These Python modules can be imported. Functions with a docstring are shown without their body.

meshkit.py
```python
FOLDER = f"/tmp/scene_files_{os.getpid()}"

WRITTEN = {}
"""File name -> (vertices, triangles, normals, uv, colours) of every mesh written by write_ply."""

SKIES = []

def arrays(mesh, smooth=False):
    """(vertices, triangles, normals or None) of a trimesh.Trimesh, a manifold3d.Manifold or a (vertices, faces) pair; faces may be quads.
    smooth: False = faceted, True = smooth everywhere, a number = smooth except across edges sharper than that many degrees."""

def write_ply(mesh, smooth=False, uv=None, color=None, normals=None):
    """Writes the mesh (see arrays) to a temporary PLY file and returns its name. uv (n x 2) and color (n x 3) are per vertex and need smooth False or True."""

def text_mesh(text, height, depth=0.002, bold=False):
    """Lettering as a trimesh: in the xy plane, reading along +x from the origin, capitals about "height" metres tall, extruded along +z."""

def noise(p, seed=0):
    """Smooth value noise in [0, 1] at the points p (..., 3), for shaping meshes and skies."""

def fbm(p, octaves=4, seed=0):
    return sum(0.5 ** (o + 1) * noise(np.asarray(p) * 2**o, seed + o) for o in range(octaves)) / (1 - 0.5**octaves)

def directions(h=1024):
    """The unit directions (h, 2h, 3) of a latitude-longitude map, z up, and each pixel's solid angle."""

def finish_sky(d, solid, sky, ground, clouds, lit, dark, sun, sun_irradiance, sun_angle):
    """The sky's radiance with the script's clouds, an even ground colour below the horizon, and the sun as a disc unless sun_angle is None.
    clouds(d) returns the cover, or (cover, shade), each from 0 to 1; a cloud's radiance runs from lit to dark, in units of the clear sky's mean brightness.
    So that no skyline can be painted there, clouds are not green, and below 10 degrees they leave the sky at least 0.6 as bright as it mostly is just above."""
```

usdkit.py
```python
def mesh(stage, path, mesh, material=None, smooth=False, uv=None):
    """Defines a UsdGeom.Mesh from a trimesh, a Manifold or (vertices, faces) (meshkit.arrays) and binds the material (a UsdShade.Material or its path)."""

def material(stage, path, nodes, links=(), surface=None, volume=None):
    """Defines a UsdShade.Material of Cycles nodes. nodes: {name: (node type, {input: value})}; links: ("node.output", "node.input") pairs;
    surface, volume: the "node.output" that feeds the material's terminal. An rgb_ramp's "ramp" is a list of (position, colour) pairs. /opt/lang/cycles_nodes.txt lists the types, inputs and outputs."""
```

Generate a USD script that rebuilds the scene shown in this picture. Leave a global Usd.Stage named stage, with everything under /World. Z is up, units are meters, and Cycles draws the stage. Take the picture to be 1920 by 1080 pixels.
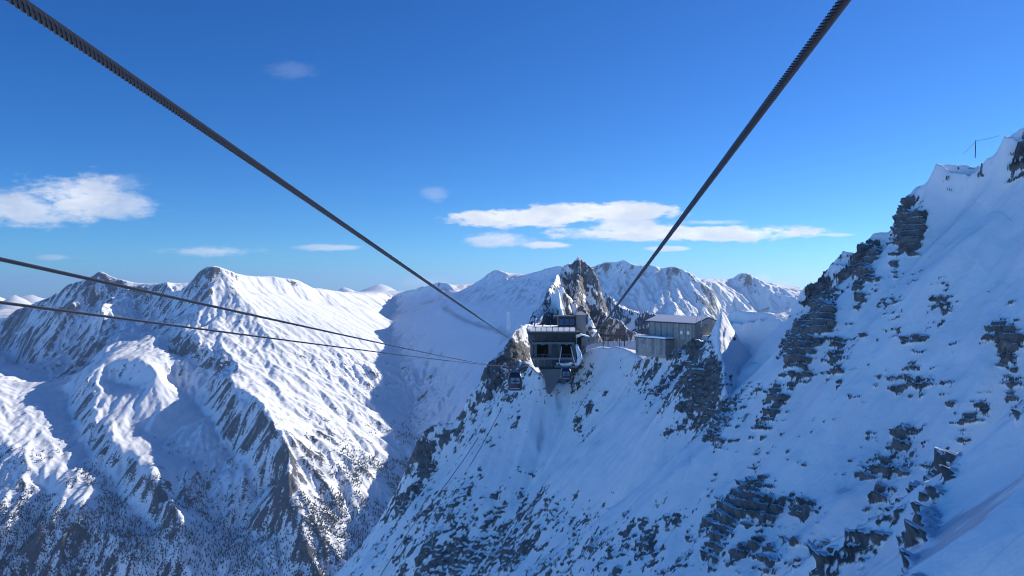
import math
import numpy as np
import trimesh
import meshkit, usdkit
from scipy import ndimage
from pxr import Usd, UsdGeom, UsdLux, UsdShade, Sdf, Gf, Vt

stage = Usd.Stage.CreateInMemory()
UsdGeom.SetStageUpAxis(stage, "Z")
UsdGeom.Xform.Define(stage, "/World")
UsdGeom.Scope.Define(stage, "/World/Looks")
T = Sdf.ValueTypeNames

# ------------------------------------------------------------------ camera, sky, sun, exposure
F = 1400.0                                   # focal length in pixels of the 1920 wide photograph
cam = UsdGeom.Camera.Define(stage, "/World/camera")
cam.CreateHorizontalApertureAttr(36.0)
cam.CreateVerticalApertureAttr(20.25)
cam.CreateFocalLengthAttr(36.0 * F / 1920)
cam.CreateClippingRangeAttr(Gf.Vec2f(0.05, 200000.0))
cam.CreateExposureAttr(0.75)
UsdGeom.Xformable(cam).AddRotateXOp().Set(90.0)          # level, looking along +y from the origin

SUN_AZ, SUN_EL = math.radians(60.0), math.radians(24.5)
SKY_STRENGTH = 0.06
SUN_INTENSITY = 1.12
sun_dir = np.array([math.sin(SUN_AZ) * math.cos(SUN_EL), math.cos(SUN_AZ) * math.cos(SUN_EL), math.sin(SUN_EL)])


def tag(prim, label=None, cat=None, group=None, kind=None):
    for k, v in (("label", label), ("category", cat), ("group", group), ("kind", kind)):
        if v:
            prim.SetCustomDataByKey(k, v)
    return prim


# clouds: (px, py, rx, ry, strength, softness) seen from the camera's place, kept as directions x/y, z/y
CLOUDS = [
    (140, 372, 95, 46, .82, .8), (50, 392, 120, 34, .75, .9), (215, 385, 90, 26, .6, .8), (205, 345, 70, 18, .25, .9),
    (1130, 396, 130, 17, 1.0, .5), (985, 408, 150, 17, 1.0, .5), (1165, 425, 70, 22, .9, .7), (1290, 437, 240, 14, 1.0, .5),
    (1120, 438, 90, 14, .6, .9), (930, 450, 62, 15, .75, .9), (1028, 459, 45, 6, .9, .6), (1258, 466, 42, 5, .8, .6),
    (1330, 417, 62, 5, .45, .8), (1565, 440, 45, 4, .55, .8), (398, 472, 90, 9, .55, .9), (617, 464, 72, 6, .6, .8),
    (105, 483, 32, 6, .35, .9), (815, 364, 24, 14, .22, 1.0), (550, 132, 42, 17, .09, 1.0), (1395, 85, 10, 6, 0.0, 1.0),
    (1432, 522, 20, 10, .7, .9), (790, 528, 60, 12, .45, 1.0), (1470, 530, 26, 7, .5, .9),
]


def make_sky():
    n = {
        "tc": ("texture_coordinate", {}),
        "xyz": ("separate_xyz", {}),
        "sky": ("sky_texture", {"sky_type": "single_scattering", "sun_disc": False, "sun_elevation": SUN_EL, "sun_rotation": SUN_AZ,
                                "altitude": 2600.0, "air_density": 1.0, "aerosol_density": 0.2, "ozone_density": 1.2}),
        "ymax": ("math", {"math_type": "maximum", "value2": 0.02}),
        "u": ("math", {"math_type": "divide"}), "v": ("math", {"math_type": "divide"}),
        "uv": ("combine_xyz", {"z": 0.0}),
        "front": ("map_range", {"from_min": 0.05, "from_max": 0.25, "to_min": 0.0, "to_max": 1.0, "clamp": True}),
        "map1": ("mapping", {"scale": (1.0, 2.6, 1.0)}),
        "n1": ("noise_texture", {"scale": 14.0, "detail": 6.0, "roughness": 0.62}),
        "n2": ("noise_texture", {"scale": 48.0, "detail": 6.0, "roughness": 0.68}),
        "nmix": ("math", {"math_type": "multiply_add", "value2": 0.5}),
        "nsum": ("math", {"math_type": "subtract", "value2": 0.75}),
    }
    l = [("tc.generated", "xyz.vector"), ("xyz.y", "ymax.value1"), ("xyz.x", "u.value1"), ("ymax.value", "u.value2"),
         ("xyz.z", "v.value1"), ("ymax.value", "v.value2"), ("u.value", "uv.x"), ("v.value", "uv.y"), ("xyz.y", "front.value"),
         ("uv.vector", "map1.vector"), ("map1.vector", "n1.vector"), ("map1.vector", "n2.vector"),
         ("n2.fac", "nmix.value1"), ("n1.fac", "nmix.value3"), ("nmix.value", "nsum.value1")]
    prev = None
    for i, (px, py, rx, ry, s, soft) in enumerate(CLOUDS):
        if s <= 0:
            continue
        u0, v0 = (px - 960) / F, (540 - py) / F
        n[f"a{i}"] = ("mapping", {"mapping_type": "texture", "location": (u0, v0, 0.0), "scale": (rx / F, ry / F, 1.0)})
        n[f"d{i}"] = ("vector_math", {"math_type": "length"})
        n[f"e{i}"] = ("math", {"math_type": "multiply_add", "value2": 2.5})
        n[f"m{i}"] = ("map_range", {"range_type": "smoothstep", "from_min": 1.25, "from_max": 1.25 - 1.1 * soft, "to_min": 0.0, "to_max": s, "clamp": True})
        l += [("uv.vector", f"a{i}.vector"), (f"a{i}.vector", f"d{i}.vector1"), ("nsum.value", f"e{i}.value1"), (f"d{i}.value", f"e{i}.value3"), (f"e{i}.value", f"m{i}.value")]
        if prev:
            n[f"x{i}"] = ("math", {"math_type": "maximum"})
            l += [(prev, f"x{i}.value1"), (f"m{i}.result", f"x{i}.value2")]
            prev = f"x{i}.value"
        else:
            prev = f"m{i}.result"
    n["cov"] = ("math", {"math_type": "multiply"})
    n["sat"] = ("hsv", {"saturation": 1.35, "value": 1.0})
    n["tint"] = ("mix", {"mix_type": "multiply", "fac": 1.0, "color2": (0.31, 0.80, 1.32)})
    n["mix"] = ("mix", {})
    n["cl"] = ("rgb_ramp", {"ramp": [(0.38, (7.2, 7.8, 9.0)), (0.62, (10.4, 10.6, 11.0))]})
    n["bg"] = ("background_shader", {"strength": SKY_STRENGTH})
    l += [(prev, "cov.value1"), ("front.result", "cov.value2"), ("sky.color", "sat.color"), ("sat.color", "tint.color1"), ("tint.color", "mix.color1"), ("n1.fac", "cl.fac"), ("cl.color", "mix.color2"), ("cov.value", "mix.fac"), ("mix.color", "bg.color")]
    return usdkit.material(stage, "/World/Looks/sky_look", n, l, surface="bg.background")


dome = UsdLux.DomeLight.Define(stage, "/World/sky")
UsdShade.MaterialBindingAPI.Apply(dome.GetPrim()).Bind(make_sky())
tag(dome.GetPrim(), kind="structure")
sun = UsdLux.DistantLight.Define(stage, "/World/sun")
sun.CreateIntensityAttr(SUN_INTENSITY)
sun.CreateAngleAttr(0.53)
sun.CreateColorAttr(Gf.Vec3f(1.0, 0.945, 0.86))
sun.CreateNormalizeAttr(True)
sun.AddRotateXYZOp().Set(Gf.Vec3f(90.0 - math.degrees(SUN_EL), 0.0, 180.0 - math.degrees(SUN_AZ)))


# ------------------------------------------------------------------ helpers
def W(px, py, d):
    """The point that the photograph shows at (px, py), d metres ahead."""
    return np.array([(px - 960.0) / F * d, d, (540.0 - py) / F * d])


def pix(P):
    y = np.maximum(P[..., 1], 1.0)
    return 960 + F * P[..., 0] / y, 540 - F * P[..., 2] / y


names = {}


def numbered(path):
    n = names.get(path, 0)
    names[path] = n + 1
    return path if n == 0 else f"{path}_{n:03d}"


def ppath(p):
    return "/World" if p is None else str(p.GetPath())


def put(name, mesh, material, parent=None, smooth=False):
    m = usdkit.mesh(stage, numbered(ppath(parent) + "/" + name), mesh, material, smooth=smooth)
    return m.GetPrim()


def thing(name, label, cat, loc=(0, 0, 0), rotz=0.0, group=None):
    x = UsdGeom.Xform.Define(stage, numbered("/World/" + name))
    x.AddTranslateOp().Set(Gf.Vec3d(*map(float, loc)))
    x.AddRotateZOp().Set(float(rotz))
    return tag(x.GetPrim(), label, cat, group)


def big_mesh(path, P, N, faces, mat, prim=None):
    """A terrain mesh with its own normals and float primvars; unused vertices are dropped."""
    used = np.zeros(len(P), bool)
    used[faces.ravel()] = True
    new = np.cumsum(used) - 1
    m = UsdGeom.Mesh.Define(stage, path)
    m.CreatePointsAttr(Vt.Vec3fArray.FromNumpy(P[used].astype(np.float32)))
    m.CreateFaceVertexCountsAttr(Vt.IntArray.FromNumpy(np.full(len(faces), 3, np.int32)))
    m.CreateFaceVertexIndicesAttr(Vt.IntArray.FromNumpy(new[faces].astype(np.int32).ravel()))
    m.CreateSubdivisionSchemeAttr("none")
    m.CreateNormalsAttr(Vt.Vec3fArray.FromNumpy(N[used].astype(np.float32)))
    m.SetNormalsInterpolation("vertex")
    for k, v in (prim or {}).items():
        UsdGeom.PrimvarsAPI(m).CreatePrimvar(k, T.FloatArray, "vertex").Set(Vt.FloatArray.FromNumpy(v[used].astype(np.float32)))
    UsdShade.MaterialBindingAPI.Apply(m.GetPrim()).Bind(mat)
    return m.GetPrim()


def grid_faces(ny, nx, keep=None):
    i = np.arange(ny * nx).reshape(ny, nx)
    a, b, c, d = i[:-1, :-1].ravel(), i[:-1, 1:].ravel(), i[1:, 1:].ravel(), i[1:, :-1].ravel()
    if keep is not None:
        k = (keep[:-1, :-1] | keep[:-1, 1:] | keep[1:, 1:] | keep[1:, :-1]).ravel()
        a, b, c, d = a[k], b[k], c[k], d[k]
    return np.vstack([np.stack([a, b, c], 1), np.stack([a, c, d], 1)])


def grid_normals(P):
    """P (ny, nx, 3) -> unit normals, upward."""
    du, dv = np.gradient(P, axis=1), np.gradient(P, axis=0)
    n = np.cross(du, dv)
    return n / np.maximum(np.linalg.norm(n, axis=-1, keepdims=True), 1e-9)


def noise2(x, y, seed=0):
    """Value noise in [0,1] on 2-D points."""
    i, j = np.floor(x).astype(np.int64), np.floor(y).astype(np.int64)
    a, b = x - i, y - j
    a, b = a * a * a * (a * (a * 6 - 15) + 10), b * b * b * (b * (b * 6 - 15) + 10)

    def h(p, q):
        k = (p * 374761393 + q * 668265263 + seed * 1446647) & 0xFFFFFFFF
        k = ((k ^ (k >> 13)) * 1274126177) & 0xFFFFFFFF
        return ((k ^ (k >> 16)) & 0xFFFFFF) / 16777215.0
    return (h(i, j) * (1 - a) + h(i + 1, j) * a) * (1 - b) + (h(i, j + 1) * (1 - a) + h(i + 1, j + 1) * a) * b


def fbm2(x, y, octaves=5, seed=0, gain=0.5):
    s, amp, tot = 0, 1.0, 0
    for o in range(octaves):
        s = s + amp * noise2(x * 2 ** o + o * 17.3, y * 2 ** o - o * 9.1, seed + o)
        tot += amp
        amp *= gain
    return s / tot


def rand2(i, j, seed):
    k = (i * 374761393 + j * 668265263 + seed * 974711) & 0xFFFFFFFF
    k = ((k ^ (k >> 13)) * 1274126177) & 0xFFFFFFFF
    k = k ^ (k >> 16)
    return (k & 0xFFFF) / 65535.0, ((k >> 16) & 0xFFFF) / 65535.0


def gullies(x, y, gx, gy, cell, seed):
    """Stripes that run down the slope (gx, gy): the carving of snow and water. Returns height in [-1,1] and the sine part."""
    g = np.sqrt(gx * gx + gy * gy) + 1e-6
    px, py = -gy / g, gx / g
    ci, cj = np.floor(x / cell).astype(np.int64), np.floor(y / cell).astype(np.int64)
    C = S = Wt = 0
    for di in (-1, 0, 1):
        for dj in (-1, 0, 1):
            rx, ry = rand2(ci + di, cj + dj, seed)
            vx, vy = x / cell - (ci + di + rx), y / cell - (cj + dj + ry)
            w = np.exp(-2.0 * (vx * vx + vy * vy))
            ph = (vx * px + vy * py) * 2 * np.pi * 1.15
            C = C + w * np.cos(ph)
            S = S + w * np.sin(ph)
            Wt = Wt + w
    m = np.sqrt(C * C + S * S) / Wt + 0.25
    mag = np.sqrt(C * C + S * S) / Wt / m
    sharp = mag * (1 - 2 * np.abs(np.arctan2(S, C)) / np.pi)
    return .35 * C / Wt / m + .65 * sharp, S / Wt / m, px, py


def in_sight(X, Y, H, step, tol, grow):
    """What can be seen from the camera's place and a little around it: leaves out what lies deep behind the crests."""
    dist = np.hypot(X, Y)
    ang, ele = np.arctan2(X, Y), H / dist
    bins = ((ang - ang.min()) / step).astype(int).ravel()
    order = np.argsort(dist.ravel())
    top = np.full(bins.max() + 2, -9.0)
    seen = np.zeros(X.size, bool)
    bf, ef = bins[order], ele.ravel()[order]
    for chunk in np.array_split(np.arange(X.size), 700):
        seen[chunk] = ef[chunk] >= top[bf[chunk]] - tol
        np.maximum.at(top, bf[chunk], ef[chunk])
    vis = np.zeros(X.size, bool)
    vis[order] = seen
    return ndimage.binary_dilation(vis.reshape(X.shape), iterations=grow)


def smoothstep(a, b, x):
    t = np.clip((x - a) / (b - a), 0, 1)
    return t * t * (3 - 2 * t)


def envelope(X, Y, lines, spacing, seed=0):
    """Ground under ridge lines: the upper envelope of flanks that fall away from every crest point.
    A line: points (x,y,z), (k near, drop, k far) for its left and right side, roughness, jag. Returns height, index of the line, roughness."""
    best = np.full(X.shape, -1e9)
    who = np.zeros(X.shape, np.int16)
    rng = np.random.default_rng(seed)
    for li, L in enumerate(lines):
        pts = np.asarray(L["p"], float)
        seg = np.linalg.norm(np.diff(pts[:, :2], axis=0), axis=1)
        s = np.concatenate([[0], np.cumsum(seg)])
        n = max(2, int(s[-1] / spacing))
        t = np.linspace(0, s[-1], n)
        C = np.stack([np.interp(t, s, pts[:, k]) for k in range(3)], 1)
        tan = np.gradient(C[:, :2], axis=0)
        tan /= np.linalg.norm(tan, axis=1, keepdims=True) + 1e-9
        jag = L.get("jag", 0)
        if jag:
            C[:, 2] += jag * (fbm2(t / (spacing * 6) + li * 31.7, t * 0 + seed, 3, seed) - 0.6)
        for c, tg in zip(C, tan):
            dx, dy = X - c[0], Y - c[1]
            d = np.sqrt(dx * dx + dy * dy) + 1e-6
            side = 0.5 + 0.5 * np.clip(1.5 * (tg[0] * dy - tg[1] * dx) / d, -1, 1)     # 1 = left of the travel direction
            (k0l, Hl, k1l), (k0r, Hr, k1r) = L["l"], L["r"]
            k0, H, k1 = k0r + (k0l - k0r) * side, Hr + (Hl - Hr) * side, k1r + (k1l - k1r) * side
            z = c[2] - H * (1 - np.exp(-np.maximum(k0 - k1, 0) * d / H)) - k1 * d - 1.4 * np.maximum(d - L.get("reach", 1e9), 0) * (1 - side if L.get("back") == "r" else 1)
            m = z > best
            best[m] = z[m]
            who[m] = li
    return best, who


# ------------------------------------------------------------------ terrain materials
def snow_rock(name, rock_a, rock_b, n_scale, n_amt, bump_scale, bump_dist, snow=(0.79, 0.80, 0.815), dust=0.72, rock_scale=0.4, rock_bump=0.5):
    n = {
        "at": ("attribute", {"attribute": "rock"}),
        "geo": ("geometry", {}),
        "na": ("noise_texture", {"scale": n_scale, "detail": 5.0, "roughness": 0.65}),
        "off": ("math", {"math_type": "subtract", "value2": 0.5}),
        "mad": ("math", {"math_type": "multiply_add", "value2": n_amt}),
        "ms": ("map_range", {"range_type": "smoothstep", "from_min": -0.035, "from_max": 0.035, "to_min": 0.0, "to_max": 1.0, "clamp": True}),
        "sep": ("separate_xyz", {}),
        "nd": ("math", {"math_type": "multiply_add", "value2": 0.22}),
        "ds": ("map_range", {"range_type": "smoothstep", "from_min": dust + 0.08, "from_max": dust + 0.15, "to_min": 1.0, "to_max": 0.0, "clamp": True}),
        "fac": ("math", {"math_type": "multiply"}),
        "nr": ("noise_texture", {"scale": rock_scale, "detail": 8.0, "roughness": 0.7}),
        "rr": ("rgb_ramp", {"ramp": [(0.3, rock_a), (0.7, rock_b)]}),
        "ns": ("noise_texture", {"scale": bump_scale * 0.15, "detail": 3.0}),
        "sr": ("rgb_ramp", {"ramp": [(0.3, tuple(0.95 * c for c in snow)), (0.7, snow)]}),
        "col": ("mix", {}),
        "mp": ("mapping", {"scale": (1.0, 1.0, 0.35)}),
        "nb": ("noise_texture", {"scale": bump_scale, "detail": 8.0, "roughness": 0.62}),
        "nb2": ("noise_texture", {"scale": rock_scale * 2.2, "detail": 10.0, "roughness": 0.75}),
        "bs": ("bump", {"distance": bump_dist, "strength": 0.5}),
        "br": ("bump", {"distance": rock_bump, "strength": 1.0}),
        "nm": ("mix_vector", {}),
        "p": ("principled_bsdf", {"roughness": 0.75, "specular_ior_level": 0.25}),
    }
    l = [("geo.position", "na.vector"), ("geo.position", "nr.vector"), ("geo.position", "ns.vector"), ("geo.position", "mp.vector"), ("mp.vector", "nb.vector"), ("geo.position", "nb2.vector"),
         ("na.fac", "off.value1"), ("off.value", "mad.value1"), ("at.fac", "mad.value3"), ("mad.value", "ms.value"),
         ("geo.normal", "sep.vector"), ("nr.fac", "nd.value1"), ("sep.z", "nd.value3"), ("nd.value", "ds.value"),
         ("ms.result", "fac.value1"), ("ds.result", "fac.value2"),
         ("nr.fac", "rr.fac"), ("ns.fac", "sr.fac"), ("fac.value", "col.fac"), ("sr.color", "col.color1"), ("rr.color", "col.color2"),
         ("nb.fac", "bs.height"), ("nb2.fac", "br.height"), ("fac.value", "nm.fac"), ("bs.normal", "nm.a"), ("br.normal", "nm.b"),
         ("col.color", "p.base_color"), ("nm.result", "p.normal")]
    return usdkit.material(stage, f"/World/Looks/{name}", n, l, surface="p.BSDF")


def plain(name, color, rough=0.7, metal=0.0, var=0.12, scale=2.0, bump=0.0, spec=0.4):
    n = {"geo": ("texture_coordinate", {}), "n": ("noise_texture", {"scale": scale, "detail": 6.0, "roughness": 0.65}),
         "r": ("rgb_ramp", {"ramp": [(0.25, tuple(c * (1 - var) for c in color)), (0.75, tuple(min(1, c * (1 + var)) for c in color))]}),
         "b": ("bump", {"distance": max(bump, 1e-4), "strength": 0.6 if bump else 0.0}),
         "p": ("principled_bsdf", {"roughness": rough, "metallic": metal, "specular_ior_level": spec})}
    return usdkit.material(stage, f"/World/Looks/{name}", n, [("geo.object", "n.vector"), ("n.fac", "r.fac"), ("r.color", "p.base_color"), ("n.fac", "b.height"), ("b.normal", "p.normal")], surface="p.BSDF")


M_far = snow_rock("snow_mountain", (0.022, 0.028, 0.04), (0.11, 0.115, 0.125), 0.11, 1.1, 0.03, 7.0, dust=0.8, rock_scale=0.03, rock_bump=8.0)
M_horn = snow_rock("snow_peak", (0.05, 0.056, 0.066), (0.24, 0.245, 0.255), 0.55, 0.25, 0.9, 0.15, dust=0.70, rock_scale=0.35, rock_bump=0.7)
M_near = snow_rock("snow_cliff", (0.042, 0.047, 0.056), (0.2, 0.195, 0.19), 0.9, 0.34, 1.1, 0.32, dust=0.74, rock_scale=0.5, rock_bump=0.35)

# ------------------------------------------------------------------ the far mountains: ridge and valley lines (px, py, distance)
RIDGES = [   # points, jag, roughness, rockiness, group (0 the sunlit mountain, 1 the shaded bowl)
    # summit crest, left to right
    ([(-400, 660, 7000), (-260, 640, 6900), (-60, 606, 6700), (0, 592, 6650), (60, 562, 6500), (95, 545, 6500), (130, 530, 6400), (165, 520, 6400), (195, 507, 6400), (215, 518, 6400), (250, 534, 6350), (285, 528, 6300), (310, 524, 6250), (345, 546, 6200)], 36, 1.0, .03, 0),
    ([(345, 546, 6200), (362, 520, 6150), (376, 500, 6100), (398, 494, 6100), (420, 500, 6150), (445, 512, 6250), (470, 517, 6400), (490, 517, 6500), (520, 517, 6600), (560, 525, 6750), (600, 540, 6950), (650, 548, 7300), (700, 549, 7800), (738, 548, 8400)], 16, .6, .0, 0),
    # from the snow peak down to the left ridge
    ([(376, 500, 6100), (374, 530, 5980), (350, 565, 5850), (325, 590, 5750), (292, 614, 5600)], 12, .9, .05, 0),
    # small dark rib right of the peak
    ([(422, 503, 6150), (432, 530, 6030), (455, 556, 5930), (484, 577, 5850)], 6, .6, .14, 0),
    # ridge A
    ([(292, 614, 5600), (330, 650, 5280), (400, 690, 4920), (450, 722, 4600), (500, 762, 4300), (525, 815, 4060), (540, 870, 3900), (560, 940, 3740), (585, 1010, 3600), (605, 1080, 3480), (640, 1200, 3200)], 14, 1.2, .08, 0),
    # edge of the glacier: the crest that falls to the valley
    ([(484, 577, 5850), (500, 610, 5650), (540, 648, 5420), (590, 686, 5250), (640, 722, 5150)], 10, 1.0, .12, 0),
    # glacier: rolls
    ([(470, 545, 6150), (540, 552, 6450), (620, 570, 6700), (690, 580, 7000)], 0, .3, -.3, 0),
    ([(510, 600, 5800), (590, 612, 5900), (660, 622, 6050), (712, 632, 6200)], 0, .5, -.15, 0),
    ([(570, 650, 5480), (640, 668, 5500), (700, 690, 5550), (733, 705, 5600)], 5, 1.2, .02, 0),
    
    # ridge B with its little cirque
    ([(292, 614, 5600), (260, 640, 5420), (225, 655, 5250), (190, 668, 5060), (165, 690, 4900), (176, 735, 4680), (188, 775, 4480), (205, 812, 4300), (240, 845, 4130), (285, 882, 3960), (320, 930, 3800), (345, 990, 3650), (365, 1080, 3480)], 8, .8, -.02, 0),
    ([(190, 668, 5060), (235, 668, 5000), (268, 676, 4920), (298, 702, 4830), (306, 745, 4680)], 5, .6, -.05, 0),
    # ledge under the cirque between A and B
    ([(395, 850, 4180), (440, 884, 4030), (480, 890, 4000), (512, 892, 3990), (540, 870, 3900)], 6, 1.2, .05, 0),
    ([(-300, 950, 3780), (-100, 972, 3720), (0, 985, 3700), (120, 990, 3690), (230, 1003, 3690)], 8, 1.3, .1, 0),
    ([(300, 952, 3860), (380, 950, 3850), (440, 985, 3760), (520, 1000, 3700)], 8, 1.2, .1, 0),
    # ridge C, lower left
    ([(-330, 620, 5100), (-200, 680, 4800), (-90, 745, 4560), (0, 815, 4250), (55, 852, 4120), (115, 897, 3960), (180, 960, 3780), (240, 1020, 3600)], 10, 1.1, .0, 0),
    # buttresses of the left face
    ([(130, 530, 6400), (118, 575, 6150), (145, 612, 5920), (135, 650, 5720), (112, 690, 5500)], 20, 1.5, .05, 0),
    ([(250, 534, 6350), (256, 575, 6100), (268, 605, 5850), (292, 614, 5600)], 20, 1.5, .05, 0),
    ([(0, 592, 6650), (-10, 640, 6350), (40, 680, 6000), (20, 720, 5700)], 20, 1.3, .03, 0),
    # the wall of the shaded bowl
    ([(738, 548, 8400), (762, 545, 8000), (792, 535, 7700), (830, 529, 7450), (868, 547, 7300), (900, 522, 7200), (926, 505, 7100), (960, 519, 6800), (1000, 506, 6700), (1040, 497, 6600), (1080, 500, 6500)], 34, .6, .16, 1),
    ([(1080, 500, 6500), (1115, 496, 6400), (1140, 492, 6300), (1165, 484, 6200), (1190, 492, 6150), (1240, 499, 6100), (1265, 495, 6000), (1300, 510, 5950), (1330, 532, 5900), (1350, 545, 5900)], 30, 1.0, .22, 1),
    ([(1165, 484, 6200), (1178, 510, 6050), (1195, 545, 5850), (1210, 590, 5600)], 20, 1.0, .25, 1),
    ([(1265, 495, 6000), (1290, 525, 5850), (1320, 560, 5700), (1350, 600, 5500)], 20, 1.0, .25, 1),
    ([(1240, 499, 6100), (1238, 535, 5850), (1232, 575, 5600)], 16, 1.0, .25, 1),
    ([(1140, 492, 6300), (1128, 530, 6050), (1120, 575, 5800)], 16, 1.0, .22, 1),
    ([(989, 640, 5600), (925, 619, 5875), (867, 601, 6240), (829, 576, 6725)], 2, .12, -.05, 1),
    ([(1350, 545, 6600), (1365, 518, 6400), (1392, 510, 6300), (1412, 512, 6300), (1432, 528, 6200), (1455, 538, 6100), (1485, 552, 6000), (1560, 560, 5900), (1800, 560, 5600), (2100, 560, 5400)], 8, 1.1, .28, 1),
    ([(1392, 510, 6300), (1415, 545, 6100), (1440, 590, 5880)], 8, 1.0, .28, 1),
]
VALLEYS = [
    # the main valley, under the shaded wall
    [(742, 562, 8000), (732, 600, 7000), (737, 645, 6300), (750, 700, 5700), (764, 775, 5150), (785, 840, 4750), (765, 930, 4200), (735, 1020, 3750), (715, 1080, 3450), (680, 1250, 2950), (620, 1500, 2400)],
    # cirque between A and B
    [(330, 712, 4980), (380, 762, 4640), (425, 830, 4260), (465, 876, 4050)],
    # shaded cirque left of B
    [(120, 730, 4950), (130, 800, 4500), (150, 850, 4220), (200, 900, 4020), (265, 950, 3850), (290, 985, 3740)],
    [(205, 705, 4900), (235, 714, 4840), (262, 722, 4800)],
    [(260, 790, 4480), (320, 840, 4260), (380, 880, 4090)],
    # between the summit face and ridge B
    [(60, 700, 5400), (110, 720, 5200)], [(190, 560, 6020), (200, 620, 5700), (180, 655, 5350)], [(60, 600, 6250), (70, 660, 5800)], [(320, 560, 6020), (300, 590, 5750)],
    # the shaded face of the snow peak
    [(392, 530, 5920), (400, 552, 5850), (430, 570, 5800), (470, 583, 5760)],
    # glacier edge
    [(335, 612, 5420), (395, 650, 5140), (450, 685, 4940), (510, 715, 4800), (580, 755, 4750)],
    # foot of the mountain
    [(-500, 1160, 3320), (-200, 1190, 3320), (0, 1205, 3320), (200, 1225, 3300), (400, 1240, 3260), (550, 1265, 3150), (620, 1320, 2900), (640, 1420, 2480)],
    # foot of the wall on the right
    [(900, 760, 4700), (1000, 760, 4400), (1200, 760, 4200), (1400, 760, 4200), (1800, 760, 4200)],
    [(1152, 560, 5650), (1160, 620, 5300)], [(1215, 555, 5700), (1222, 620, 5300)], [(1262, 560, 5600), (1272, 620, 5300)], [(1350, 580, 5900), (1360, 620, 5500)],
]

GS = 34.0
cx, cy = np.arange(-5900, 3000, GS), np.arange(2300, 9400, GS)


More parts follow.
